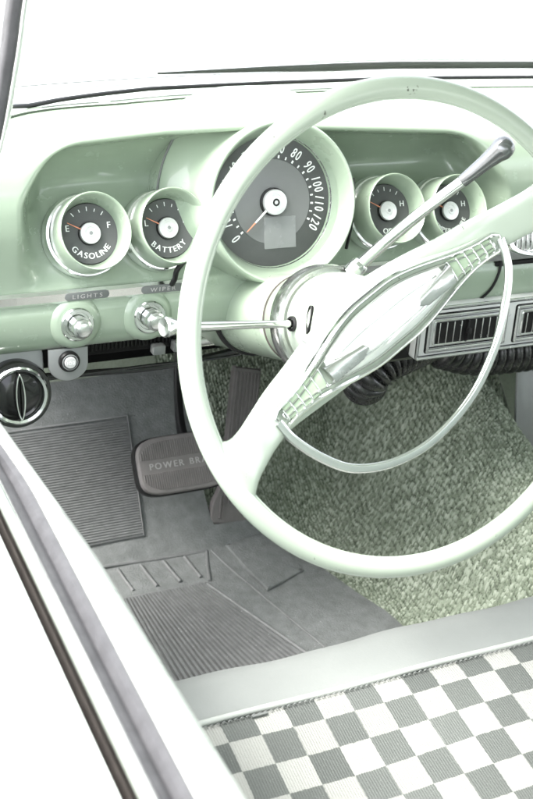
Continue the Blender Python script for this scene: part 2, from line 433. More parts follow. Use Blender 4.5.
mb = MB(); mb.add(*box(ID, (1.06, -.3, -.33), (.06, 1.5, .58), .03, 4)); mb.add(*box(ID, (.36, -1.75, -.30), (1.5, .3, .55), .05, 4)); build('far_side_panel', mb, 'door_paint', body)

mb = MB(); mb.add(*box(ID, (-.352, .655, -.48), (.02, .56, .24), .005)); build('kick_panel', mb, 'headliner', body)  # unseen; upper half left off to let light onto the toe board
mb = MB(); mb.add(*box(ID, (1.05, .70, -.31), (.02, .5, .58), .005)); build('kick_panel', mb, 'headliner', body)
# ---- windshield: glass, gasket, garnish moulding, left pillar
xs = np.linspace(-.285, .965, 70)
foot = np.array([[x, gl_y(x), gl_z(x)] for x in xs])
head = np.array([[.36+(x-.36)*.88, .155+.08*(1-((x-.36)/.63)**2), .437] for x in xs])
P = np.stack([foot*(1-t)+head*t+np.array([0, .05*math.sin(math.pi*t), 0]) for t in np.linspace(0, 1, 16)], 1)
ws = build('windshield', gridmesh(P), 'glass', body, 60)
mb = MB(); mb.add(*sweep(foot+np.array([0, -.004, .000]), circ(.0032, 10, .0026))); build('rubber_seal', mb, 'black', ws)
mb = MB(); mb.add(*sweep(head+np.array([0, 0, .0]), circ(.012, 10))); build('header_moulding', mb, 'chrome', ws)

# wiper blade resting outside the foot of the glass
wp = thing('windshield_wiper', (.3, .64, .06), 'long dark windshield wiper lying along the foot of the glass', 'wiper')
pth = np.array([[x, gl_y(x)+.018, .078-.000*x] for x in np.linspace(-.01, .66, 40)])
mb = MB(); sc = np.clip(np.linspace(.25, 2.2, 40), 0, 1); mb.add(*sweep(pth, rrect(.006, .010, .002, 3), scale=sc)); build('wiper_blade', mb, 'black', wp)
mb = MB(); mb.add(*sweep(pth+np.array([0, .002, .008]), rrect(.004, .004, .0015, 3), scale=sc)); build('wiper_arm', mb, 'chrome', wp)

# ================================================================== DASHBOARD
dash = thing('dashboard', (.0175, .3, -.12), 'pale green metal dashboard with round gauges and chrome trim strip', 'dashboard')
PC = np.array([(.62, .058), (.585, .064), (.555, .069), (.52, .0755), (.48, .0795), (.44, .084), (.39, .0895), (.34, .0945), (.305, .096), (.292, .0935), (.287, .088), (.289, .0815), (.303, .076), (.330, .068), (.350, .054), (.358, .038), (.353, .024), (.338, .010), (.318, -.012), (.300, -.034), (.289, -.050), (.2835, -.0570), (.2825, -.0685), (.278, -.080), (.2765, -.095), (.278, -.108), (.283, -.118), (.292, -.1225), (.33, -.124), (.36, -.118)])
PE = np.array([(.62, .058), (.585, .064), (.555, .069), (.52, .0755), (.48, .0795), (.44, .084), (.39, .0895), (.34, .0925), (.312, .0905), (.298, .084), (.288, .074), (.2815, .062), (.277, .050), (.2745, .039), (.273, .029), (.2725, .020), (.2725, .011), (.2735, .002), (.277, -.014), (.281, -.034), (.283, -.050), (.2835, -.0570), (.2825, -.0685), (.278, -.080), (.2765, -.095), (.278, -.108), (.283, -.118), (.292, -.1225), (.33, -.124), (.36, -.118)])
def dens(P):
    out = []
    for i in range(len(P)-1):
        k = 2 if i >= 26 else 5
        for t in np.linspace(0, 1, k, endpoint=False): out.append((i, t))
    return out
D = dens(PC)
def evalp(P):
    C = catmull(P, 20); res = []
    for i, t in D: res.append(C[min(len(C)-1, int(round((i+t)*20)))])
    res.append(P[-1]); return np.array(res)
pc, pe = evalp(PC), evalp(PE)
xs = np.unique(np.r_[np.arange(-.345, -.16, .0025), np.arange(-.16, .16, .01), np.arange(.16, .34, .0025), np.arange(.34, 1.06, .02)])
G = np.zeros((len(xs), len(pc), 3))
for i, x in enumerate(xs):
    zz = pc[:, 1]
    # signed distance to the rounded recess outline
    def side(d):                                   # d>0 inside, distance from the vertical edge
        return d
    dl, dr = x+.257, .287-x
    d = np.minimum(dl, dr); r = .056 if dl < dr else .088; top = .106
    cd = np.where((d < r) & (zz > top-r), r-np.sqrt(np.clip(r-d, 0, 1)**2+np.clip(zz-(top-r), 0, 1)**2), np.minimum(d, top-zz))
    w = smooth(-.012, .028, cd)[:, None]
    yz = pe*(1-w)+pc*w
    # windshield foot is curved: pull the far rows back at the sides
    yy = yz[:, 0].copy(); far = gl_y(x)+.004
    base = .595; lim = .30
    yy = np.where(yy > lim, lim+(yy-lim)*(far-lim)/(.62-lim), yy)
    z2 = yz[:, 1]+.006*smooth(.3, .5, yz[:, 0])*np.clip(-(x+.1)/.15, 0, 1.2) 
    z2 = z2+np.interp(x, [-.27, -.22, -.12, 0, .15, .28], [0, .005, .013, .015, .007, 0])*smooth(.045, .075, yz[:, 1])*(1-smooth(.36, .46, yz[:, 0]))
    G[i] = np.stack([np.full(len(yy), x), yy, z2], 1)
build('dash_panel', gridmesh(G), 'crackle', dash, 50)

def dash_z(x, y):
    i = int(np.argmin(np.abs(xs-x))); q = G[i]; k = q[:, 2] > .055; o_ = np.argsort(q[k][:, 1]); return float(np.interp(y, q[k][o_, 1], q[k][o_, 2]))
l2 = catmull([(x, y, 0) for x, y in ((-.285, .345), (-.2536, .384), (-.2183, .4137), (-.1804, .4352), (-.1308, .4529), (-.0662, .4729), (.096, .5014), (.2813, .5085), (.4868, .5058), (.72, .485), (.92, .43))], 12)
l2[:, 2] = [dash_z(x, y)+.0006 for x, y, _ in l2]
mb = MB(); mb.add(*sweep(l2, circ(.0013, 8), scale=np.interp(l2[:, 0], [-.26, -.15, .1], [1.5, .9, .6]))); build('pad_gap', mb, 'gap_green', dash)
for xa, xb in ((-.19, -.115), (-.10, .06), (.10, .26)):
    q = np.array([[x, .5*(np.interp(x, l2[:, 0], l2[:, 1])+gl_y(x)), 0] for x in np.linspace(xa, xb, 16)]); q[:, 2] = [dash_z(x, y)+.0006 for x, y, _ in q]
    mb = MB(); mb.add(*sweep(q, circ(.0007, 6))); build('defroster_slot', mb, 'darkgrey', dash)

# chrome strip in two lengths with name plates; dark rubber line beneath the right length
def strip(x0, x1):
    pr = np.array([(-.0055, 0), (-.0072, .0015), (-.0072, .0035), (-.004, .0058), (.004, .0058), (.0072, .0035), (.0072, .0015), (.0055, 0)])
    L = [np.array([[x, .2835-h, -.0625+z] for z, h in pr]) for x in np.linspace(x0, x1, 12)]
    return rings(L, True, True, True)
mb = MB(); mb.add(*strip(-.345, -.085)); mb.add(*strip(.085, 1.05)); TR = build('trim_strip', mb, 'chrome', dash, 25)
mb = MB(); mb.add(*box(ID, (.66, .2815, -.0722), (.72, .006, .0045), .001)); build('trim_seal', mb, 'black', dash)
def nameplate(x, txt):
    f = tiltframe((x, .2776, -.0622), 0)
    o_ = build('name_plate', plate(f, rrect(.046, .0085, .0042), -.001, .0008, .0004), 'darkgrey', dash)
    m2 = MB(); put_line(m2, f, txt, 0, 0, .0062, .0011, 1.15, .38, bold=.0001); build('lettering', m2, 'greyprint', o_, None)
nameplate(-.198, 'LIGHTS'); nameplate(-.118, 'WIPER')

# small gauges: cup, chrome foot ring, dial, printing, needle, cap
def gauge(name, x, z, txt, lo, hi, y=.285):
    f = tiltframe((x, y, z), 27)
    prof = [(.0294, -.001), (.0302, .002), (.0322, .012), (.0343, .021), (.0351, .0236), (.0358, .0243), (.0365, .0238), (.0369, .022), (.0372, .010), (.0378, -.012), (.0385, -.05)]
    cup = build(name, revolve(f, prof, 80, sx=.97, sy=1.03), 'paint', dash, 50)
    fr2 = [(.0374, -.010), (.0400, -.0105), (.0418, -.014), (.0420, -.024), (.0405, -.028)]
    build('base_ring', revolve(f, fr2, 64), 'chrome', cup)
    dl = build('dial', revolve(f, [(.0298, -.0012), (.0292, 0), (.0001, 0)], 64), 'dial', cup)
    pr = MB()
    put_arc(pr, f, txt, .0215, -math.pi/2, .0082 if len(txt) < 9 else .0068, .16, True, .0003, 1.0, bold=.00022)
    put_char(pr, f, lo, -.0215, .0065, .0088, 0, .0003, .95, bold=.0002); put_char(pr, f, hi, .0205, .0075, .0088, 0, .0003, .95, bold=.0002)
    for k, a in enumerate((128, 109, 90, 71, 52)):
        aa = R_(a); L = .0042 if k in (0, 2, 4) else .0030; c, s = math.cos(aa), math.sin(aa)
        wv = .00045
        q = np.array([[.0222*c-wv*s, .0222*s+wv*c, .0003], [.0222*c+wv*s, .0222*s-wv*c, .0003], [(.0222+L)*c+wv*s, (.0222+L)*s-wv*c, .0003], [(.0222+L)*c-wv*s, (.0222+L)*s+wv*c, .0003]])
        pr.add(f(q), [[0, 1, 2, 3]])
    build('dial_printing', pr, 'print', cup, None)
    a = R_(152); c, s = math.cos(a), math.sin(a)
    build('needle', rod(f([(.008*c, .008*s, .003)])[0], f([(.0245*c, .0245*s, .003)])[0], .0007, .0003, 8), 'needle', cup)
    cp = build('dial_cap', revolve(f, [(.0102, .0), (.0105, .0045), (.0100, .0058), (.0062, .0062), (.0058, .0052), (.0034, .0052), (.0030, .0066), (.0001, .0068)], 40), 'cap', cup, 30)
    build('cap_mark', revolve(f, [(.0020, .0066), (.0018, .0071), (.0001, .0072)], 6), 'grey', cup)
    bl = MB(); bl.add(*revolve(f, [(.0115, .0002), (.0113, .0030), (.0102, .0031)], 40)); build('dial_shroud', bl, 'black', cup)
    build('gauge_glass', revolve(f, [(.0322, .009), (.0001, .0092)], 48), 'dialglass', cup)
    return cup
gauge('gauge', -.195, -.0005, 'GASOLINE', 'E', 'F')
gauge('gauge', -.114, -.0005, 'BATTERY', 'L', 'H')
gauge('gauge', .1420, .0015, 'OIL', 'L', 'H')
gauge('gauge', .2240, -.0035, 'TEMPERATURE', 'C', 'H')

# speedometer
f = tiltframe((0.002, .2865, .020), 15)
prof = [(.0665, .0665, -.002), (.0685, .0685, .004), (.0745, .0745, .018), (.0782, .0782, .0270), (.0795, .0795, .0293), (.0808, .0808, .0300), (.0822, .0824, .0294), (.0836, .0840, .0270), (.0842, .0860, .016), (.0848, .0905, .005), (.0854, .1000, -.006), (.086, .1105, -.015), (.087, .1165, -.024), (.087, .1175, -.0255), (.0875, .1175, -.032), (.088, .1178, -.05), (.088, .118, -.10)]
aa = np.linspace(0, 2*math.pi, 140, endpoint=False); kk = smooth(-.25, .45, np.cos(aa-R_(128)))
def podring(ra, rb, h, grow=0):
    r = ra*(1-kk)+rb*kk+grow; return f(np.stack([r*np.cos(aa), r*np.sin(aa), np.full(140, h)], 1))
sp = build('speedometer', rings([podring(*q) for q in prof]), 'paint', dash, 50)
arc = podring(.087, .1180, -.0245)[[i for i in range(140) if R_(143) < aa[i] < R_(186)]]
build('seam_line', sweep(arc, circ(.0012, 8)), 'darkgrey', dash)
build('bezel_ring', revolve(f, [(.0672, -.0005), (.0682, .0035), (.0690, .0042), (.0697, .0035)], 96), 'chrome', sp)
build('dial', revolve(f, [(.0675, -.001), (.066, 0), (.0005, 0)], 96), 'dial', sp)
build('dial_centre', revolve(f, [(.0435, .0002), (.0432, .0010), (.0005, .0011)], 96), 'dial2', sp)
pr = MB()
for n_ in range(0, 121, 10):
    a = sang(n_); s_ = str(n_)
    r0 = .0555
    for i, ch in enumerate(s_):
        off = (i-(len(s_)-1)/2)*.0060
        ct, st = math.cos(a-math.pi/2), math.sin(a-math.pi/2)
        put_char(pr, f, ch, r0*math.cos(a)+off*ct, r0*math.sin(a)+off*st, .0150, a-math.pi/2, .0004, .62, .12, bold=.00022)
for n_ in range(0, 121, 5):
    a = sang(n_); c, s = math.cos(a), math.sin(a); r = .0463; q = .0008 if n_ % 10 else .0010; L = .0016
    P = [[(r-L)*c-q*s, (r-L)*s+q*c, .0004], [(r-L)*c+q*s, (r-L)*s-q*c, .0004], [(r+L)*c+q*s, (r+L)*s-q*c, .0004], [(r+L)*c-q*s, (r+L)*s+q*c, .0004]]
    pr.add(f(P), [[0, 1, 2, 3]])
build('dial_printing', pr, 'print', sp, None)
build('reflection_patch', plate(f, rrect(.037, .033, .001)+np.array([.008, -.032]), .0008, .0014, .0003), 'dial_reflection', sp)  # pale square put on the dial for a reflection in its glass
a = sang(-1.); c, s = math.cos(a), math.sin(a)
nd = MB(); nd.add(*rod(f([(.010*c, .010*s, .0055)])[0], f([(.030*c, .030*s, .0055)])[0], .0013, .0009, 8)); build('needle', nd, 'print', sp)
nd = MB(); nd.add(*rod(f([(.030*c, .030*s, .0055)])[0], f([(.043*c, .043*s, .0055)])[0], .0009, .0005, 8)); build('needle_tip', nd, 'needle', sp)
build('dial_shroud', revolve(f, [(.0148, .001), (.0145, .0050), (.0130, .0052)], 48), 'black', sp)
build('dial_cap', revolve(f, [(.0130, .001), (.0132, .0080), (.0126, .0092), (.0085, .0098), (.0080, .0084), (.0050, .0084), (.0045, .0100), (.0001, .0103)], 48), 'cap', sp, 30)
build('cap_mark', revolve(f, [(.0040, .0098), (.0038, .0106), (.0022, .0107), (.0021, .0104)], 24), 'black', sp)
build('speedometer_glass', revolve(f, [(.0715, .0125), (.0001, .0135)], 64), 'dialglass', sp)
# black rubber strip on the right flank of the speedometer, loose wire at its left
build('rubber_strip', sweep(catmull([(.0865, .272, .046), (.0885, .268, .022), (.0895, .268, -.004), (.0885, .270, -.032)]), rrect(.0034, .003, .001, 3)), 'black', dash)
build('wire', sweep(catmull([(-.098, .268, -.028), (-.106, .262, -.031), (-.1105, .262, -.038), (-.1105, .265, -.047), (-.1105, .272, -.056)]), circ(.0028, 10)), 'black', dash)

# switch knobs on painted bosses
def knob(x, z):
    f = tiltframe((x, .2765, z), 8)
    b_ = build('switch_knob', revolve(f, [(.0275, -.004), (.0258, .0005), (.0215, .0032), (.0190, .0036), (.0001, .0036)], 48), 'paint', dash, 40)
    build('knob_collar', revolve(f, [(.0172, .002), (.0172, .0062), (.0160, .0075), (.0132, .0075), (.0126, .0055), (.0105, .0055)], 48), 'chrome', b_, 30)
    n_ = 12; k = MB()
    L = []
    for r, h, tw in ((.0100, .004, 0), (.0100, .010, 0), (.0104, .0105, 0), (.0104, .022, 0), (.0100, .0240, 0), (.0078, .0250, 0), (.0076, .0262, 0), (.0070, .0270, 0), (.0040, .0278, 0), (.0002, .0280, 0)):
        a = np.linspace(0, 2*math.pi, 10, endpoint=False)+.2
        L.append(f(np.stack([r*np.cos(a), r*np.sin(a), np.full(10, h)], 1)))
    k.add(*rings(L)); build('knob_grip', k, 'chrome_soft', b_, 20)
knob(-.2095, -.0905); knob(-.1330, -.0905)

# gap of the ash tray door and the radio bezel
mb = MB(); mb.add(*sweep(catmull([(.3075, .2795, -.066), (.3045, .2765, -.082), (.2975, .2752, -.099), (.288, .2778, -.112), (.281, .284, -.1205)]), rrect(.0035, .0016, .0004, 3), up=(0, -1, 0))); build('panel_gap', mb, 'black', dash)
f = tiltframe((.352, .272, -.040), 15)
rd = build('radio_bezel', revolve(f, [(.036, -.012), (.0375, .001), (.0355, .004), (.031, .0035), (.028, -.004), (.0001, -.005)], 48, sx=1.35, sy=.55), 'chrome', dash)
mb = MB()
for i in range(11): mb.add(*box(f, (-.034+i*.0068, 0, -.001), (.0022, .026, .006), .0006))
build('fin', mb, 'chrome_rub', rd)

mb = MB(); mb.add(*box(ID, (-.11, .462, -.170), (.44, .012, .124), .003)); mb.add(*box(ID, (.35, .62, -.165), (1.36, .32, .05), .004)); build('under_dash_shade', mb, 'dark', dash)  # black sheets added under the dash to darken the footwell
# ================================================================== STEERING COLUMN, LEVERS
T = 20.43
wf = tiltframe((0, 0, 0), T)                       # rim plane frame
colm = thing('steering_column', wf([(0, 0, -.40)])[0], 'green steering column with chrome collar running into the dashboard', 'steering column')
build('column_jacket', revolve(wf, [(.046, -.160), (.0455, -.198), (.0445, -.2000), (.0445, -.2015), (.0455, -.2035), (.0455, -.215), (.0440, -.30), (.0425, -.46)], 72), 'paint', colm, 40)
build('column_seam', revolve(wf, [(.0450, -.1990), (.0461, -.1998), (.0461, -.2014), (.0450, -.2022)], 72), 'felt', colm, 40)
build('dash_gasket', revolve(wf, [(.0440, -.318), (.047, -.319), (.047, -.326), (.0440, -.327)], 60), 'black', colm, 40)
build('column_collar', revolve(wf, [(.0455, -.170), (.0535, -.168), (.0558, -.164), (.0562, -.151), (.0550, -.1475), (.0525, -.1465), (.0518, -.1485), (.0505, -.1485), (.044, -.1475)], 80), 'chrome_rub', colm, 30)

tl = thing('turn_signal_lever', (-.055, .12, -.048), 'thin chrome turn signal stalk with flared tip left of the column', 'lever')
p0 = np.array([-.046, .122, -.0405]); p1 = np.array([-.1805, .100, -.0192]); d = (p1-p0)/np.linalg.norm(p1-p0)
build('stalk', sweep(np.linspace(p0, p1, 12), circ(1, 18), scale=np.linspace(.0036, .0042, 12)), 'chrome', tl)
ey = np.cross(d, [1, 0, 0.2]); ey /= np.linalg.norm(ey); ex = np.cross(ey, d); f = Fr(p1, ex, ey, d)
build('stalk_tip', revolve(f, [(.0042, -.014), (.0050, -.010), (.0074, -.002), (.0090, .0035), (.0092, .006), (.0080, .0078), (.0050, .0072), (.0001, .0066)], 36), 'chrome_soft', tl, 30)
f = Fr(p0, ex, ey, d); build('stalk_socket', revolve(f, [(.0072, -.012), (.0072, .0055), (.0050, .0062), (.0045, .004)], 30), 'black', tl, 30)

gl_ = thing('gear_lever', (.0385, .150, .003), 'chrome gear shift lever with dark tapered grip reaching up right of the column', 'gear lever')
p0 = np.array([.030, .152, -.004]); p1 = np.array([.1330, .082, .139])
pm = p0+(p1-p0)*.70
build('lever_shaft', sweep(np.array([p0+(pm-p0)*t+np.array([0, 0, .003*math.sin(math.pi*t)]) for t in np.linspace(0, 1, 24)]), circ(1, 20), scale=np.linspace(.0062, .0052, 24)), 'chrome', gl_)
d = (p1-pm)/np.linalg.norm(p1-pm); ln = np.linalg.norm(p1-pm); ey = np.cross(d, [0, 1, 0]); ey /= np.linalg.norm(ey); ex = np.cross(ey, d); f = Fr(pm, ex, ey, d)
pf = [(.0056, -.001), (.0060, .0), (.0064, .18*ln), (.0073, .45*ln), (.0090, .68*ln), (.0104, .76*ln), (.0107, .80*ln), (.0100, .88*ln), (.0080, .95*ln), (.0045, .99*ln), (.0001, ln)]
build('lever_grip', revolve(f, pf, 32), 'grip', gl_, 50)
build('lever_base', revolve(Fr(p0, ex, ey, d), [(.009, -.006), (.0095, .004), (.0075, .009), (.006, .010)], 24), 'chrome', gl_)

# ================================================================== STEERING WHEEL
wh = thing('steering_wheel', wf([(0, 0, -.13)])[0], 'large pale green steering wheel with winged chrome hub and half horn ring', 'steering wheel')
a = np.linspace(0, 2*math.pi, 240, endpoint=False); sec = []
for t in np.linspace(0, 2*math.pi, 28, endpoint=False):
    r = .0086*(1+.07*math.cos(2*t)); sec.append((r*math.cos(t), r*math.sin(t)))
sec = np.array(sec)
L = []
for t in a:
    e = np.array([math.cos(t), math.sin(t), 0]); P = np.array([.205, .205, 0])*e+sec[:, :1]*e+sec[:, 1:]*np.array([0, 0, 1.]); L.append(wf(P))
V, F = rings(L+[L[0]]); m_ = len(sec); V = V[:-m_]; F = [[i % len(V) for i in q] for q in F]
RIM = build('rim', (V, F), 'wheel', wh)
# seam ridge on the inner side of the rim
L = [wf([(np.cos(t)*.1962, np.sin(t)*.1962, .0012)])[0] for t in a]; mb = MB(); mb.add(*sweep(np.array(L), circ(.0014, 8), closed=True, up=wf.B[:, 2])); build('rim_ridge', mb, 'wheel', wh)
sf = tiltframe((0, 0, 0), T, 30.5)                 # spoke frame
def loft_spoke(sg, cy):
    st = [(.010, .0330, .015, -.070, .75), (.035, .0315, .014, -.066, .75), (.065, .0285, .0120, -.060, .75), (.095, .0240, .0110, -.052, .8), (.125, .0200, .0100, -.042, 1), (.150, .0185, .0090, -.028, 1), (.172, .0190, .0084, -.0125, 1), (.186, .0215, .0080, -.0045, 1), (.196, .0275, .0074, -.001, 1), (.203, .032, .0060, 0, 1)]
    st = catmull(np.array(st), 8); L = []
    for r, w, th, h, k in st:
        q = []
        for t in np.linspace(0, 2*math.pi, 40, endpoint=False):
            c, s = math.cos(t), math.sin(t); e = .55
            x = math.copysign(abs(c)**e, c)*w; z = math.copysign(abs(s)**e, s)*th
            yy = cy*k+x
            rr = r
            if r > .18: rr = math.sqrt(max(1e-6, r*r-min(yy*yy, r*r*.5)))
            q.append((sg*rr, yy*sg if False else yy, h+z))
        L.append(sf(q))
    return rings(L, True, True, True)
for sg, cy_ in ((-1, .006), (1, .011)):
    build('spoke', loft_spoke(sg, cy_), 'wheel', wh, 50, flip=(sg > 0))
build('hub', revolve(wf, [(.040, -.146), (.0478, -.1440), (.0492, -.139), (.0490, -.122), (.0475, -.104), (.0440, -.090), (.0380, -.076), (.030, -.066), (.020, -.060), (.0001, -.058)], 80), 'wheel', wh, 40)
mb = MB()
for sg in (-1,):
    q = [(sg*.066, .006+.0285*math.cos(t)*1.02, -.060+.0128*math.sin(t)) for t in np.linspace(.05, math.pi-.05, 30)]
    mb.add(*sweep(sf(q), circ(.0009, 6)))
build('spoke_joint', mb, 'darkgrey', wh)
# slot in the hub flank
aa = R_(168); hf = Fr(wf([(math.cos(aa)*.0468, math.sin(aa)*.0468, -.101)])[0], -wf.B[:, 0]*math.sin(aa)+wf.B[:, 1]*math.cos(aa), wf.B[:, 2], wf.B[:, 0]*math.cos(aa)+wf.B[:, 1]*math.sin(aa))
ol = np.array([(.0135*math.cos(t), .0040*math.sin(t)*(1-.3*math.cos(t))) for t in np.linspace(0, 2*math.pi, 32, endpoint=False)])
mb = MB(); mb.add(*frame_ring(hf, ol, .0016, -.002, .0009, .0004)); build('hub_slot', mb, 'black', wh)

# horn bar: long winged emblem
def cy(x): return .0025+.0075*(1-(x/.138)**2)
def hw(x):
    t = abs(x)/.138
    return (.0112+.0200*(1-smooth(.10, .86, t)))*(1-.45*smooth(.95, 1.0, t))
def outl(k=0., half=.138, n=70):
    X = np.linspace(-half, half, n); top = [(x, cy(x)+hw(x)-k) for x in X]; bot = [(x, cy(x)-hw(x)+k) for x in X]
    return np.array(bot+top[::-1])
SE = -.030
def bar_h(x): return SE-.006*(1-(x/.138)**2)
def lift(V):                                     # bend a flat piece along the bar so that its middle sits deeper
    L_ = (V-sf.o) @ sf.B; L_[:, 2] += bar_h(L_[:, 0]); return sf(L_)
def bent(r): return lift(r[0]), r[1]
em = build('horn_bar', bent(plate(sf, outl(), -.020, 0, .004, 4)), 'wheel', wh, 40)
mb = MB(); mb.add(*bent(frame_ring(sf, outl(.0006), .0038, -.006, .0048, .0014))); build('horn_bar_frame', mb, 'chrome', em, 40)
# fine inner bead following the frame
mb = MB(); o_ = outl(.0085, .128); mb.add(*sweep(lift(sf(np.c_[o_, np.full(len(o_), .0030)])), circ(.0010, 8), closed=True, up=sf.B[:, 2])); build('inner_bead', mb, 'chrome', em, 40)
# centre plaque: faceted pale plaque with a flat ridge
L = []
for x in np.linspace(-.070, .070, 61):
    t = abs(x)/.070; w = max(hw(x)-.0095, .004); h = .0120*(1-.60*t**1.6)
    pr_ = [(-w, .0005), (-w*.98, .0030), (-w*.62, h*.80), (-w*.40, h), (w*.40, h), (w*.62, h*.80), (w*.98, .0030), (w, .0005)]
    L.append(sf([(x, cy(x)+y, z) for y, z in pr_]))
V, F = rings(L, True, True, True); build('horn_plaque', (lift(V), F), 'lucite', em, 22)
mb = MB()
for k_ in (-1, 1):
    q = [(x, cy(x)+k_*max(hw(x)-.0095, .004)*.50, .0118*(1-.60*(abs(x)/.07)**1.6)) for x in np.linspace(-.062, .062, 40)]
    mb.add(*sweep(lift(sf(q)), circ(.0008, 6), up=sf.B[:, 2]))
build('plaque_bead', mb, 'chrome', em, 40)
for sg in (-1, 1):
    # smoky wedge facets pointing to the middle
    w = np.array([(sg*.074, cy(.074)-.0085), (sg*.076, cy(.074)+.0085), (sg*.034, cy(.034)+.001), (sg*.030, cy(.03)-.0055), (sg*.040, cy(.04)-.0105)])
    if np.cross(w[1]-w[0], w[2]-w[1]) < 0: w = w[::-1]
    mb = MB(); mb.add(*bent(plate(sf, w, .004, .0122, .0016, 2))); build('wedge', mb, 'chrome_rub', em, 30)
    # green cells with chrome bars
    xa, xb = (.079, .126)
    cell = np.array([(xa, cy(xa)-.0105), (xb, cy(xb)-.0058), (xb, cy(xb)+.0058), (xa, cy(xa)+.0105)])
    if sg < 0: cell = np.array([(-x, y) for x, y in cell])[::-1]
    mb = MB(); mb.add(*bent(plate(sf, cell, -.002, .0026, .0006, 2))); build('horn_inset', mb, 'inset_green', em, 30)
    mb = MB()
    for i in range(6):
        x = xa+(xb-xa)*i/5; h_ = .0105-.0046*i/5
        mb.add(*bent(box(sf, (sg*x, cy(x), .0034), (.0016, h_*2, .0030), .0005)))
    build('inset_bar', mb, 'chrome', em, 30)
# half horn ring
A = [(-.136, .004), (-.1325, -.018), (-.119, -.050), (-.100, -.076), (-.066, -.0965), (-.022, -.1055), (.030, -.0985), (.074, -.0775), (.106, -.051), (.128, -.024), (.136, .004)]
pts = catmull([(x, y, SE+.004) for x, y in A], 14)
mb = MB(); mb.add(*sweep(sf(pts), rrect(.0086, .0046, .0020, 4), up=sf.B[:, 2])); build('horn_ring', mb, 'chrome', wh, 40)

# ================================================================== UNDER THE DASH
ac = thing('air_conditioner', (.42, .30, -.18), 'chrome fronted air conditioner box slung under the dashboard', 'air conditioner')
acf = tiltframe((.42, .268, -.1445), 4)
mb = MB(); mb.add(*box(ID, (.4975, .362, -.148), (.725, .175, .070), .006, 3)); build('housing', mb, 'blackgloss', ac)
bx = np.array([(-.225, -.0315), (.52, -.0315), (.52, .0325), (-.2255, .0325)])
bx = rrect(.745, .064, .004)+np.array([.147, .0005])
mb = MB(); mb.add(*plate(acf, bx, -.010, .004, .0015, 3)); FP = build('face_plate', mb, 'ac_face', ac, 30)
mb = MB(); mb.add(*frame_ring(acf, bx, .003, .0035, .0068, .001)); build('face_frame', mb, 'chrome_soft', FP, 30)
mb = MB(); mb.add(*frame_ring(acf, inset(bx, .0034), .0013, .0035, .0046, .0003)); build('face_groove', mb, 'dark', FP, 30)
def vent(cx):
    o_ = rrect(.112, .046, .002)+np.array([cx, 0])
    v = build('air_vent', frame_ring(acf, o_, .004, .003, .0078, .001), 'chrome_soft', ac, 30)
    build('vent_groove', frame_ring(acf, inset(o_, .0045), .0014, .003, .0047, .0003), 'dark', v, 30)
    build('vent_outer_groove', frame_ring(acf, inset(o_, -.0014), .0012, .003, .0047, .0003), 'dark', v, 30)  # dark groove line around the vent
    o2 = rrect(.090, .0265, .001)+np.array([cx, 0])
    build('vent_frame', frame_ring(acf, inset(o2, -.003), .003, .003, .0070, .0008), 'chrome', v, 30)
    build('vent_throat', plate(acf, o2, .0036, .0044, .0002, 1), 'black', v, None)
    m2 = MB()
    for i in range(9):
        if i == 4: continue
        m2.add(*box(acf, (cx-.040+i*.010, 0, .0055), (.0013, .0255, .003), .0003))
    build('louvre', m2, 'chrome_rub', v, 30)
    m2 = MB(); m2.add(*box(acf, (cx, 0, .006), (.0022, .0255, .004), .0005)); m2.add(*box(acf, (cx, 0, .009), (.0045, .007, .005), .001)); build('vent_tab', m2, 'black', v, 30)
vent(-.1565); vent(-.0315); vent(.0935)

def hose(path, r, name, pitch=.0095, amp=.10):
    P = catmull(path, 40); d = np.r_[0, np.cumsum(np.linalg.norm(np.diff(P, axis=0), axis=1))]
    s = np.arange(0, d[-1], pitch/8); Q = np.stack([np.interp(s, d, P[:, k]) for k in range(3)], 1)
    sc = r*(1-amp+amp*np.abs(np.sin(np.pi*s/pitch))**.7*1.6)
    return sweep(Q, circ(1, 36), scale=sc, up=(.2, .1, 1))
h1 = build('air_hose', hose([(.198, .362, -.256), (.185, .346, -.241), (.184, .333, -.224), (.206, .334, -.208), (.245, .345, -.204), (.29, .365, -.204), (.35, .38, -.203)], .0265, 'h', .0085, .17), 'hose', sharp=50)
tag(h1, 'black corrugated hose elbow hanging below the steering wheel hub', 'hose', 'corrugated air hoses')
h2 = build('air_hose', hose([(.325, .395, -.232), (.38, .392, -.248), (.46, .390, -.252), (.56, .390, -.250), (.66, .390, -.246)], .030, 'h', .0135, .12), 'hose', sharp=50)
tag(h2, 'black corrugated hose lying level beneath the air conditioner vents', 'hose', 'corrugated air hoses')

# round fresh air vent, left
vf = tiltframe((-.2705, .272, -.1600), 12)
va = thing('fresh_air_vent', (-.27, .29, -.19), 'round black air vent knob in a chrome ring under the dash at far left', 'air vent')
mb = MB(); mb.add(*plate(vf, rrect(.074, .080, .012)+np.array([-.006, .008]), -.030, -.008, .002)); build('vent_plate', mb, 'grey', va, 30)
build('vent_barrel', revolve(vf, [(.0345, -.02), (.0350, .000), (.0335, .006), (.0300, .006), (.0290, .002)], 64), 'blackgloss', va, 30)
build('chrome_ring', revolve(vf, [(.0300, .002), (.0298, .0085), (.0280, .0105), (.0255, .0095), (.0248, .005)], 64), 'chrome', va, 40)
build('knob_face', revolve(vf, [(.0252, .004), (.022, .0062), (.012, .0078), (.0001, .0082)], 48), 'blackgloss', va)
ol = np.array([(.0046*math.sin(t)*abs(math.sin(t))**.4, -.024*math.cos(t)) for t in np.linspace(0, 2*math.pi, 40, endpoint=False)])
mb = MB(); mb.add(*plate(vf, ol, .004, .0150, .0015)); GH = build('knob_handle', mb, 'blackgloss', va, 40)
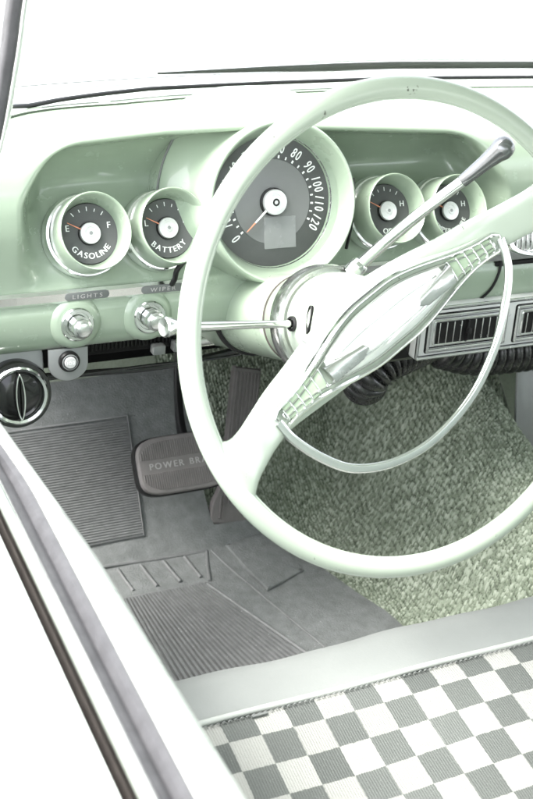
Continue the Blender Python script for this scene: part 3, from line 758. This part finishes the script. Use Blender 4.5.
mb = MB(); mb.add(*frame_ring(vf, inset(ol, -.0002), .0013, .0130, .0158, .0004)); build('handle_edge', mb, 'chrome', GH, 40)

# push switch on a half round bracket
bf = tiltframe((-.2165, .276, -.1315), 8)
pb = thing('push_switch', (-.2165, .28, -.15), 'small round push switch on a grey half round bracket under the dash', 'switch')
ol = np.array([(-.0205, .013), (-.0205, -.004)]+[(.0205*math.cos(t), -.004+.0175*math.sin(t)) for t in np.linspace(math.pi, 2*math.pi, 24)][1:-1]+[(.0205, -.004), (.0205, .013)])
build('bracket', plate(bf, ol, -.003, 0, .001), 'grey', pb, 30)
build('switch_ring', revolve(bf, [(.0108, 0), (.0108, .004), (.0098, .0056), (.0082, .0056)], 40), 'black', pb, 30)
build('inner_ring', revolve(bf, [(.0084, .0045), (.0082, .0064), (.0074, .0066), (.0068, .005)], 40), 'grey', pb, 30)
PBt = build('button', revolve(bf, [(.0062, .002), (.0062, .0070), (.0054, .0080), (.0001, .0083)], 40), 'ceramic', pb, 30)
m2 = MB(); put_line(m2, bf, 'IOB', 0, 0, .0052, .0086, .9, .16); build('lettering', m2, 'print', PBt, None)

# fuse block, connectors, cables
fb = thing('fuse_block', (-.12, .36, -.175), 'black ribbed fuse block with pale connectors in the dark under the dash', 'fuse block')
mb = MB(); mb.add(*box(ID, (-.120, .372, -.163), (.125, .02, .020), .002))
for i in range(26): mb.add(*box(ID, (-.178+i*.0046, .3605, -.160), (.0022, .003, .013), .0005))
build('block', mb, 'black', fb, 30)
mb = MB(); mb.add(*box(ID, (-.088, .356, -.1705), (.015, .012, .011), .0015)); mb.add(*box(ID, (-.0655, .356, -.1690), (.011, .012, .012), .0015)); build('connector', mb, 'grey', fb, 30)
mb = MB(); mb.add(*box(ID, (-.02, .362, -.168), (.07, .02, .010), .002)); build('linkage', mb, 'chrome_rub', fb, 30)
for i, (pa, lab) in enumerate(([[(-.30, .36, -.198), (-.20, .352, -.190), (-.10, .35, -.187), (.01, .36, -.193), (.08, .40, -.20)], 'thin black cable sagging below the fuse block'], [[(-.28, .38, -.198), (-.16, .40, -.214), (-.06, .40, -.217), (.05, .40, -.205)], 'thicker black cable lowest in the dark under the dash'])):
    o = build('cable', sweep(catmull(pa), circ(.0016 if i == 0 else .004, 10)), 'blackgloss'); tag(o, lab, 'cable', 'cables under the dash')

# grey plate at the right, standing on the hump
gf = Fr((.55, .400, -.355), (1, 0, 0), (0, .25, .968), (0, -.968, .25))
gp = build('bracket_plate', plate(gf, rrect(.150, .150, .016)+np.array([.008, -.004]), -.004, 0, .0012), 'grey', sharp=30)
tag(gp, 'grey metal plate with rounded corner standing on the carpet hump', 'bracket')

# ================================================================== PEDALS
br = thing('brake_pedal', (.01, .48, -.44), 'wide dark rubber brake pedal with raised lettering', 'pedal')
pf_ = tiltframe((.0095, .482, -.4085), 38, 0)
W_, H_ = .127, .077
t_ = np.linspace(0, 2*math.pi, 72, endpoint=False)
ol = np.array([(W_/2*math.copysign(abs(math.cos(t))**.38, math.cos(t))*(1-.02*math.sin(t)), H_/2*math.copysign(abs(math.sin(t))**.42, math.sin(t))*(1-.10*math.cos(t)**2)) for t in t_])
PD = build('pedal_pad', plate(pf_, ol, -.014, 0, .003, 4), 'pedal', br, 40)
mb = MB(); mb.add(*plate(pf_, ol*1.045, -.020, -.010, .002, 2)); build('pad_edge_shade', mb, 'black', br, 40)  # black plate added as dark shade around the pad edge
mb = MB()
for i in range(39):
    x = -.0585+i*.0031; hh = H_/2*(1-abs(x/(W_/2))**5.5*.55)-.006
    for s in (1, -1):
        y0, y1 = .0095, hh
        mb.add(*box(pf_, (x, s*(y0+y1)/2, .0006), (.0017, y1-y0, .0022), .0004, 1))
build('pad_rib', mb, 'pedal', PD, 30)
m2 = MB(); put_line(m2, pf_, 'POWER BRAKE', 0, 0, .0120, .0012, 1.0, .22, bold=.0003); build('lettering', m2, 'greyprint', PD, None)
build('pedal_arm', sweep(catmull([(.03, .50, -.415), (.035, .56, -.40), (.05, .62, -.33), (.06, .64, -.20)]), rrect(.010, .022, .003)), 'black', br, 40)

ap = thing('accelerator_pedal', (.097, .52, -.555), 'tall narrow ribbed rubber accelerator pedal rising from the mat', 'pedal')
b0 = np.array([.108, .517, -.552]); t0 = np.array([.1585, .612, -.350]); ey = (t0-b0)/np.linalg.norm(t0-b0); ln = np.linalg.norm(t0-b0)
ex = np.array([1, .0, 0]); ex = ex-ey*(ex@ey); ex /= np.linalg.norm(ex); ez = np.cross(ex, ey)
ex = math.cos(R_(6))*ex+0*ey; af = Fr(b0, ex/np.linalg.norm(ex), ey, ez)
half = [(0, .030), (.01, .0335), (.03, .0325), (.045, .027), (.060, .0225), (.075, .0215), (.15, .0215), (ln-.006, .0212), (ln, .0175)]
hv = catmull(np.array([(h, w, 0) for h, w in half]), 6)
ol = np.array([(w*.96, h) for h, w, _ in hv]+[(-w*1.04, h) for h, w, _ in hv[::-1]])
AP = build('pedal_tread', plate(af, ol, -.012, 0, .002, 3), 'pedal', ap, 40)
mb = MB()
for i in range(7):
    x = -.0168+i*.0056; mb.add(*box(af, (x, ln*.55, .0006), (.0022, ln*.84, .0028), .0006, 1))
for i, x in enumerate((-.0225, -.018, .018, .0225)): mb.add(*box(af, (x, .0245, .0006), (.0022, .033, .0028), .0006, 1))
build('tread_rib', mb, 'pedal', AP, 30)

# ================================================================== RUBBER MAT
def mat_path(u):                                   # u along the sheet from under the seat up the toe board
    y0 = .10; Lf = .395
    if np.ndim(u) == 0: u = np.array([u])
    bend = .03
    y = np.where(u < Lf, y0+u, y0+Lf+(u-Lf)*math.cos(R_(45))); z = np.where(u < Lf, -.572, -.572+(u-Lf)*math.sin(R_(45)))
    # soften the bend
    k = np.exp(-((u-Lf)/bend)**2)*.006
    return y-k*.7, z+k*.7
def mat_pt(x, u, h=0):
    y, z = mat_path(u); nrm = np.where(u < .395, 0, 1.)
    s = smooth(.375, .415, u)*R_(45)
    return np.stack([x, y-h*np.sin(s), z+h*np.cos(s)], -1)
fm = thing('floor_mat', (-.05, .35, -.575), 'grey rubber floor mat with ribbed panels under the pedals', 'floor mat')
us = np.r_[np.arange(0, .428, .006), .4285, np.arange(.434, .665, .006), .670]
rows = []
for u in us:
    if u < .428: xr = np.interp(u, [0, .187, .344, .428], [.262, .236, .186, .146])
    else: xr = np.interp(u, [.428, .47, .67], [.078, .075, .084])
    xl = -.33
    xx = np.linspace(xl, xr, 60); uu = np.full(60, u)
    wob = .0012*np.sin(xx*40+u*23)*np.sin(u*31-xx*13)
    rows.append(mat_pt(xx, uu, 0)+np.stack([0*xx, 0*xx, wob+.0015], -1))
P = np.array(rows)
mb = MB(); V, F = gridmesh(P); mb.add(V, F); 
edge = np.stack([P[:, -1], P[:, -1]-np.array([0, 0, .006])], 1); mb.add(*gridmesh(edge))
top = np.stack([P[-1], P[-1]-np.array([0, -.004, .005])], 1); mb.add(*gridmesh(top))
MATB = build('mat_sheet', mb, 'mat', fm, 50)
# toe panel with fine cross ribs
def u_of(y): return .395+(y-.495)/math.cos(R_(45))
n_ = 46; prr = []
for i in range(n_*4+1):
    u = u_of(.523)+(u_of(.642)-u_of(.523))*i/(n_*4); h = (.0, .0012, .0014, .0012)[i % 4]+.0024
    xr = np.interp(u, [u_of(.523), u_of(.642)], [-.029, -.0155]); xx = np.linspace(-.30, xr, 4)
    prr.append(mat_pt(xx, np.full(4, u), h))
mb = MB(); mb.add(*gridmesh(np.array(prr))); build('toe_rib_panel', mb, 'matrib', fm, 60)
ul, uh = u_of(.521), u_of(.645)
ed = np.concatenate([mat_pt(np.array([-.30]), np.array([uh]), .002), mat_pt(np.array([-.0135]), np.array([uh]), .002), mat_pt(np.array([-.0275]), np.array([ul]), .002), mat_pt(np.array([-.30]), np.array([ul]), .002)])
mb = MB(); mb.add(*sweep(ed, circ(.0022, 8))); build('panel_edge', mb, 'matrib', fm, 50)
# heel panel of coarse ribs that fan out towards the seat
mb = MB()
nr = 30
for i in range(nr):
    k = (i+.5)/nr
    xa = -.115+k*(.024+.115); xb = -.0705+(xa+.0756)*1.58
    if xa < -.2: continue
    A_ = np.array([[xa, .421, -.5702], [xb, .235, -.5702]]); d = A_[1]-A_[0]; d /= np.linalg.norm(d); sd = np.array([-d[1], d[0], 0])
    pp = [A_[0]+d*t for t in np.linspace(0, np.linalg.norm(A_[1]-A_[0]), 10)]
    wd = np.linspace(.0015, .0024, 10)
    L = [np.array([p-sd*w, p-sd*w*.7+np.array([0, 0, .0042]), p+sd*w*.7+np.array([0, 0, .0042]), p+sd*w]) for p, w in zip(pp, wd)]
    mb.add(*rings(L, False)); 
build('heel_rib', mb, 'matrib', fm, 30)
def onmat(P, h):
    P = np.array(P, float); q = np.concatenate([P[i]*(1-t)+P[i+1]*t for i in range(len(P)-1) for t in np.linspace(0, 1, 12)[:, None]]).reshape(-1, 2)
    return mat_pt(q[:, 0], q[:, 1]-.10, h+.0015)
mb = MB()
for pth_, r in (([(-.125, .4235), (.0285, .4205), (.096, .235)], .0022), ([(-.20, .504), (-.0837, .498), (.055, .4905), (.0345, .425)], .0020), ([(.062, .490), (.10, .33), (.125, .23)], .0014)): mb.add(*sweep(onmat(pth_, .0006), circ(r*1.25, 8)))
for xa, xb in ((-.078, -.072), (-.045, -.038), (-.012, -.004), (.020, .026), (-.108, -.102)): mb.add(*sweep(onmat([(xa, .487), (xb, .436)], .0010), circ(.0026, 8)))
build('mat_ridge', mb, 'matrib', fm, 50)
fp = np.array([(.1685, .404), (.1640, .5065), (.0850, .4945), (.1005, .3795)])
sub = []
for i in range(4):
    for t in np.linspace(0, 1, 14, endpoint=False): sub.append(fp[i]*(1-t)+fp[(i+1) % 4]*t)
sub = np.array(sub); L = []
for d_, h_ in ((0, .0), (0, .0030), (.0012, .0042), (.012, .0044)): q = inset(sub, d_); L.append(mat_pt(q[:, 0], q[:, 1]-.10, h_+.0015))
V, F = rings(L); n0 = len(V); ctr = L[-1].mean(0); V = np.concatenate([V, [ctr]]); m_ = len(sub)
F += [[3*m_+k, 3*m_+(k+1) % m_, n0] for k in range(m_)]
build('mat_patch', (V, F), 'mat', fm, 40)

# ================================================================== FRONT SEAT
st = thing('front_seat', (.35, -.3, -.58), 'bench seat with pale vinyl front roll and checkered cloth cushion', 'seat')
TL = R_(9)
prof = [(.02, -.52), (.022, -.45), (.018, -.40), (.012, -.362), (.004, -.338), (-.010, -.3205), (-.028, -.3090), (-.048, -.3025), (-.068, -.2995), (-.082, -.2998), (-.0875, -.3030)]
pv = catmull(np.array([(y, z, 0) for y, z in prof]), 6)[:, :2]
xs = np.r_[np.linspace(-.318, -.30, 5), np.linspace(-.29, 1.0, 130)]
G = np.array([[[x, y+.0012*math.sin(x*23)*(z > -.34), z-(.02*(1-smooth(-.318, -.29, x))**2)+.0010*math.sin(x*31+1)+.0006*math.sin(x*73)] for y, z in pv] for x in xs])
build('front_roll', gridmesh(G), 'vinyl', st, 60, flip=True)
vs = np.linspace(0, .52, 70)
G = np.zeros((len(xs), len(vs), 3)); UV = np.zeros((len(xs), len(vs), 2))
for i, x in enumerate(xs):
    pill = .0022*np.clip(vs/.012, 0, 1)
    G[i, :, 0] = x; G[i, :, 1] = -.0885-vs*math.cos(TL); G[i, :, 2] = -.3022-vs*math.sin(TL)+pill+.0015*np.sin(x*19+vs*11)*np.sin(vs*17)-(.02*(1-smooth(-.318, -.29, x))**2)
    UV[i, :, 0] = x+.0012*np.sin(vs*21+x*9); UV[i, :, 1] = vs-.0022+.0012*np.sin(x*17)
    UV[i, :, 1] = vs-.006+.0012*np.sin(x*17)
build('cushion_cloth', gridmesh(G), 'checker', st, 60, uv=UV.reshape(-1, 2), flip=True)
px = np.linspace(-.318, 1.0, 200)
mb = MB(); mb.add(*sweep(np.stack([px, np.full(200, -.0865), -.3005+.0008*np.sin(px*31+1)], 1), circ(.0030, 10))); build('piping', mb, 'thread', st, 60)
mb = MB()
for i in range(230):
    x = -.31+i*.0056
    mb.add(*sweep([(x, -.0915, -.3003), (x+.0018, -.0915, -.2992), (x+.0036, -.0915, -.3003)], circ(.0006, 6)))
build('stitching', mb, 'darkgrey', st, None)
mb = MB(); mb.add(*plate(Fr((-.158, -.0935, -.2996), (1, 0, 0), (0, math.cos(TL), math.sin(TL)), (0, -math.sin(TL), math.cos(TL))), rrect(.015, .0022, .0010), -.001, .0010, .0004)); build('torn_seam', mb, 'darkgrey', st, 40)
mb = MB(); mb.add(*box(ID, (.345, -.30, -.46), (1.31, .56, .13), .02, 3)); mb.add(*box(ID, (.345, -.66, -.16), (1.30, .16, .56), .06, 5)); build('seat_base', mb, 'seatback', st, 40)

# ================================================================== DRIVER'S DOOR
dr = body
ys = np.linspace(-1.15, .36, 60)
def xin(y): return np.interp(y, [-1.15, -.39, -.156, .04, .13, .36], [-.314, -.3225, -.3288, -.3445, -.352, -.366])
Z0 = -.05
def rail(name, pts, material, shp=35, bx=None):
    L = np.array([[[(x(y) if callable(x) else x), y, z] for x, z in pts] for y in ys]); return build(name, gridmesh(L), material, dr, shp)
XC0, XC1, XS0, XS1 = -.3485, -.3675, -.3758, -.3850
i_ = lambda off: (lambda y: xin(y)+off)
cl = lambda y: min(XC0, xin(y)-.012)
dr = rail('door', [(i_(.020), -.56), (i_(.018), -.20), (i_(.010), -.10), (i_(.004), -.066), (i_(0), -.057), (i_(-.006), -.0512), (cl, Z0), (lambda y: cl(y)-.0008, Z0-.004)], 'door_paint')
rail('window_channel', [(lambda y: cl(y)-.0006, Z0-.003), (lambda y: cl(y)-.002, Z0-.0015), (lambda y: cl(y)-.006, Z0-.0025), (lambda y: (cl(y)+XC1)/2, Z0-.0075), (XC1+.005, Z0-.004), (XC1+.001, Z0-.003)], 'pitted')
rail('chrome_bead', [(XC1+.001, Z0-.010), (XC1+.0005, Z0-.002), (XC1-.002, Z0+.0005), ((XC1+XS0)/2, Z0+.0010), (XS0+.0015, Z0+.0002), (XS0, Z0-.002), (XS0, Z0-.012)], 'chrome')
rail('window_slot', [(XS0+.0005, Z0-.006), (XS0-.0005, Z0-.020), (XS0-.002, Z0-.024), (XS1+.002, Z0-.024), (XS1+.0005, Z0-.020), (XS1-.0005, Z0-.008)], 'felt')
rail('outer_panel', [(XS1, Z0-.012), (XS1, Z0-.001), (XS1-.003, Z0+.0012), (-.405, Z0-.001), (-.425, Z0-.0035), (-.445, Z0-.010), (-.470, Z0-.026), (-.490, Z0-.055), (-.50, Z0-.10), (-.505, -.30), (-.49, -.60)], 'white_paint')
mb = MB(); mb.add(*box(ID, (-.43, .362, -.33), (.12, .012, .52), .003)); build('front_edge', mb, 'white_paint', dr)
# vent window post: pitted chrome upright at the front of the door
vp = [(-.345, .20, -.06), (-.316, .20, .07), (-.301, .20, .128), (-.2895, .20, .19), (-.276, .20, .27), (-.235, .19, .43)]
vp = [(x-.0065, y, z) for x, y, z in vp]
pp = catmull(vp, 10)
build('vent_post', sweep(pp, rrect(.010, .016, .003), up=(0, 1, 0)), 'pitted', dr, 40)
build('post_bead', sweep(pp+np.array([.0085, .004, 0]), rrect(.007, .012, .003), up=(0, 1, 0)), 'chrome', dr, 40)

# ================================================================== LIGHT, WORLD, CAMERA
def finish():
    w = bpy.data.worlds.new('World'); S.world = w; w.use_nodes = True; n = w.node_tree
    bg = n.nodes['Background']; sky = n.nodes.new('ShaderNodeTexSky'); sky.sky_type = 'NISHITA'; sky.sun_disc = False
    az, el = SUN_AZ, SUN_EL
    sky.sun_elevation = R_(el); sky.sun_rotation = R_(az); sky.air_density = 1.0; sky.dust_density = 3.0; sky.ozone_density = 1.0
    hs = n.nodes.new('ShaderNodeHueSaturation'); hs.inputs['Saturation'].default_value = .25; n.links.new(sky.outputs[0], hs.inputs['Color']); n.links.new(hs.outputs[0], bg.inputs[0]); bg.inputs[1].default_value = SKY
    ld = bpy.data.lights.new('sun', 'SUN'); ld.energy = SUN; ld.angle = R_(SUN_ANG); ld.color = (1, .97, .93)
    lo = bpy.data.objects.new('sun', ld); COL.objects.link(lo)
    d = Vector((math.sin(R_(az))*math.cos(R_(el)), math.cos(R_(az))*math.cos(R_(el)), math.sin(R_(el))))   # towards the sun
    lo.rotation_euler = d.to_track_quat('Z', 'Y').to_euler(); lo.location = d*30
    S.view_settings.view_transform = 'Standard'; S.view_settings.look = 'None'; S.view_settings.gamma = 1; S.view_settings.exposure = EXPO
    cd = bpy.data.cameras.new('camera'); co = bpy.data.objects.new('camera', cd); COL.objects.link(co)
    Mc = np.array([[0.9002816, -0.42566342, 0.09112456], [-0.12535567, -0.45397625, -0.88215164], [0.41686808, 0.78276192, -0.46206578]])
    m = Matrix.Identity(4)
    for i in range(3): m[i][0] = Mc[0][i]; m[i][1] = -Mc[1][i]; m[i][2] = -Mc[2][i]
    m.translation = Vector((-0.5427582, -0.76902443, 0.40817598)); co.matrix_world = m
    cd.sensor_fit = 'HORIZONTAL'; cd.sensor_width = 24; cd.lens = 1188.86/533*24; cd.clip_start = .02; cd.clip_end = 300
    cd.dof.use_dof = True; cd.dof.focus_distance = 1.22; cd.dof.aperture_fstop = 11
    S.camera = co
    S.render.engine = 'CYCLES'
    S.cycles.max_bounces = 12; S.cycles.transparent_max_bounces = 12
SUN_AZ, SUN_EL, SUN, SUN_ANG, SKY, EXPO = -85, 55, 1.8, 35, .15, 2.6
finish()
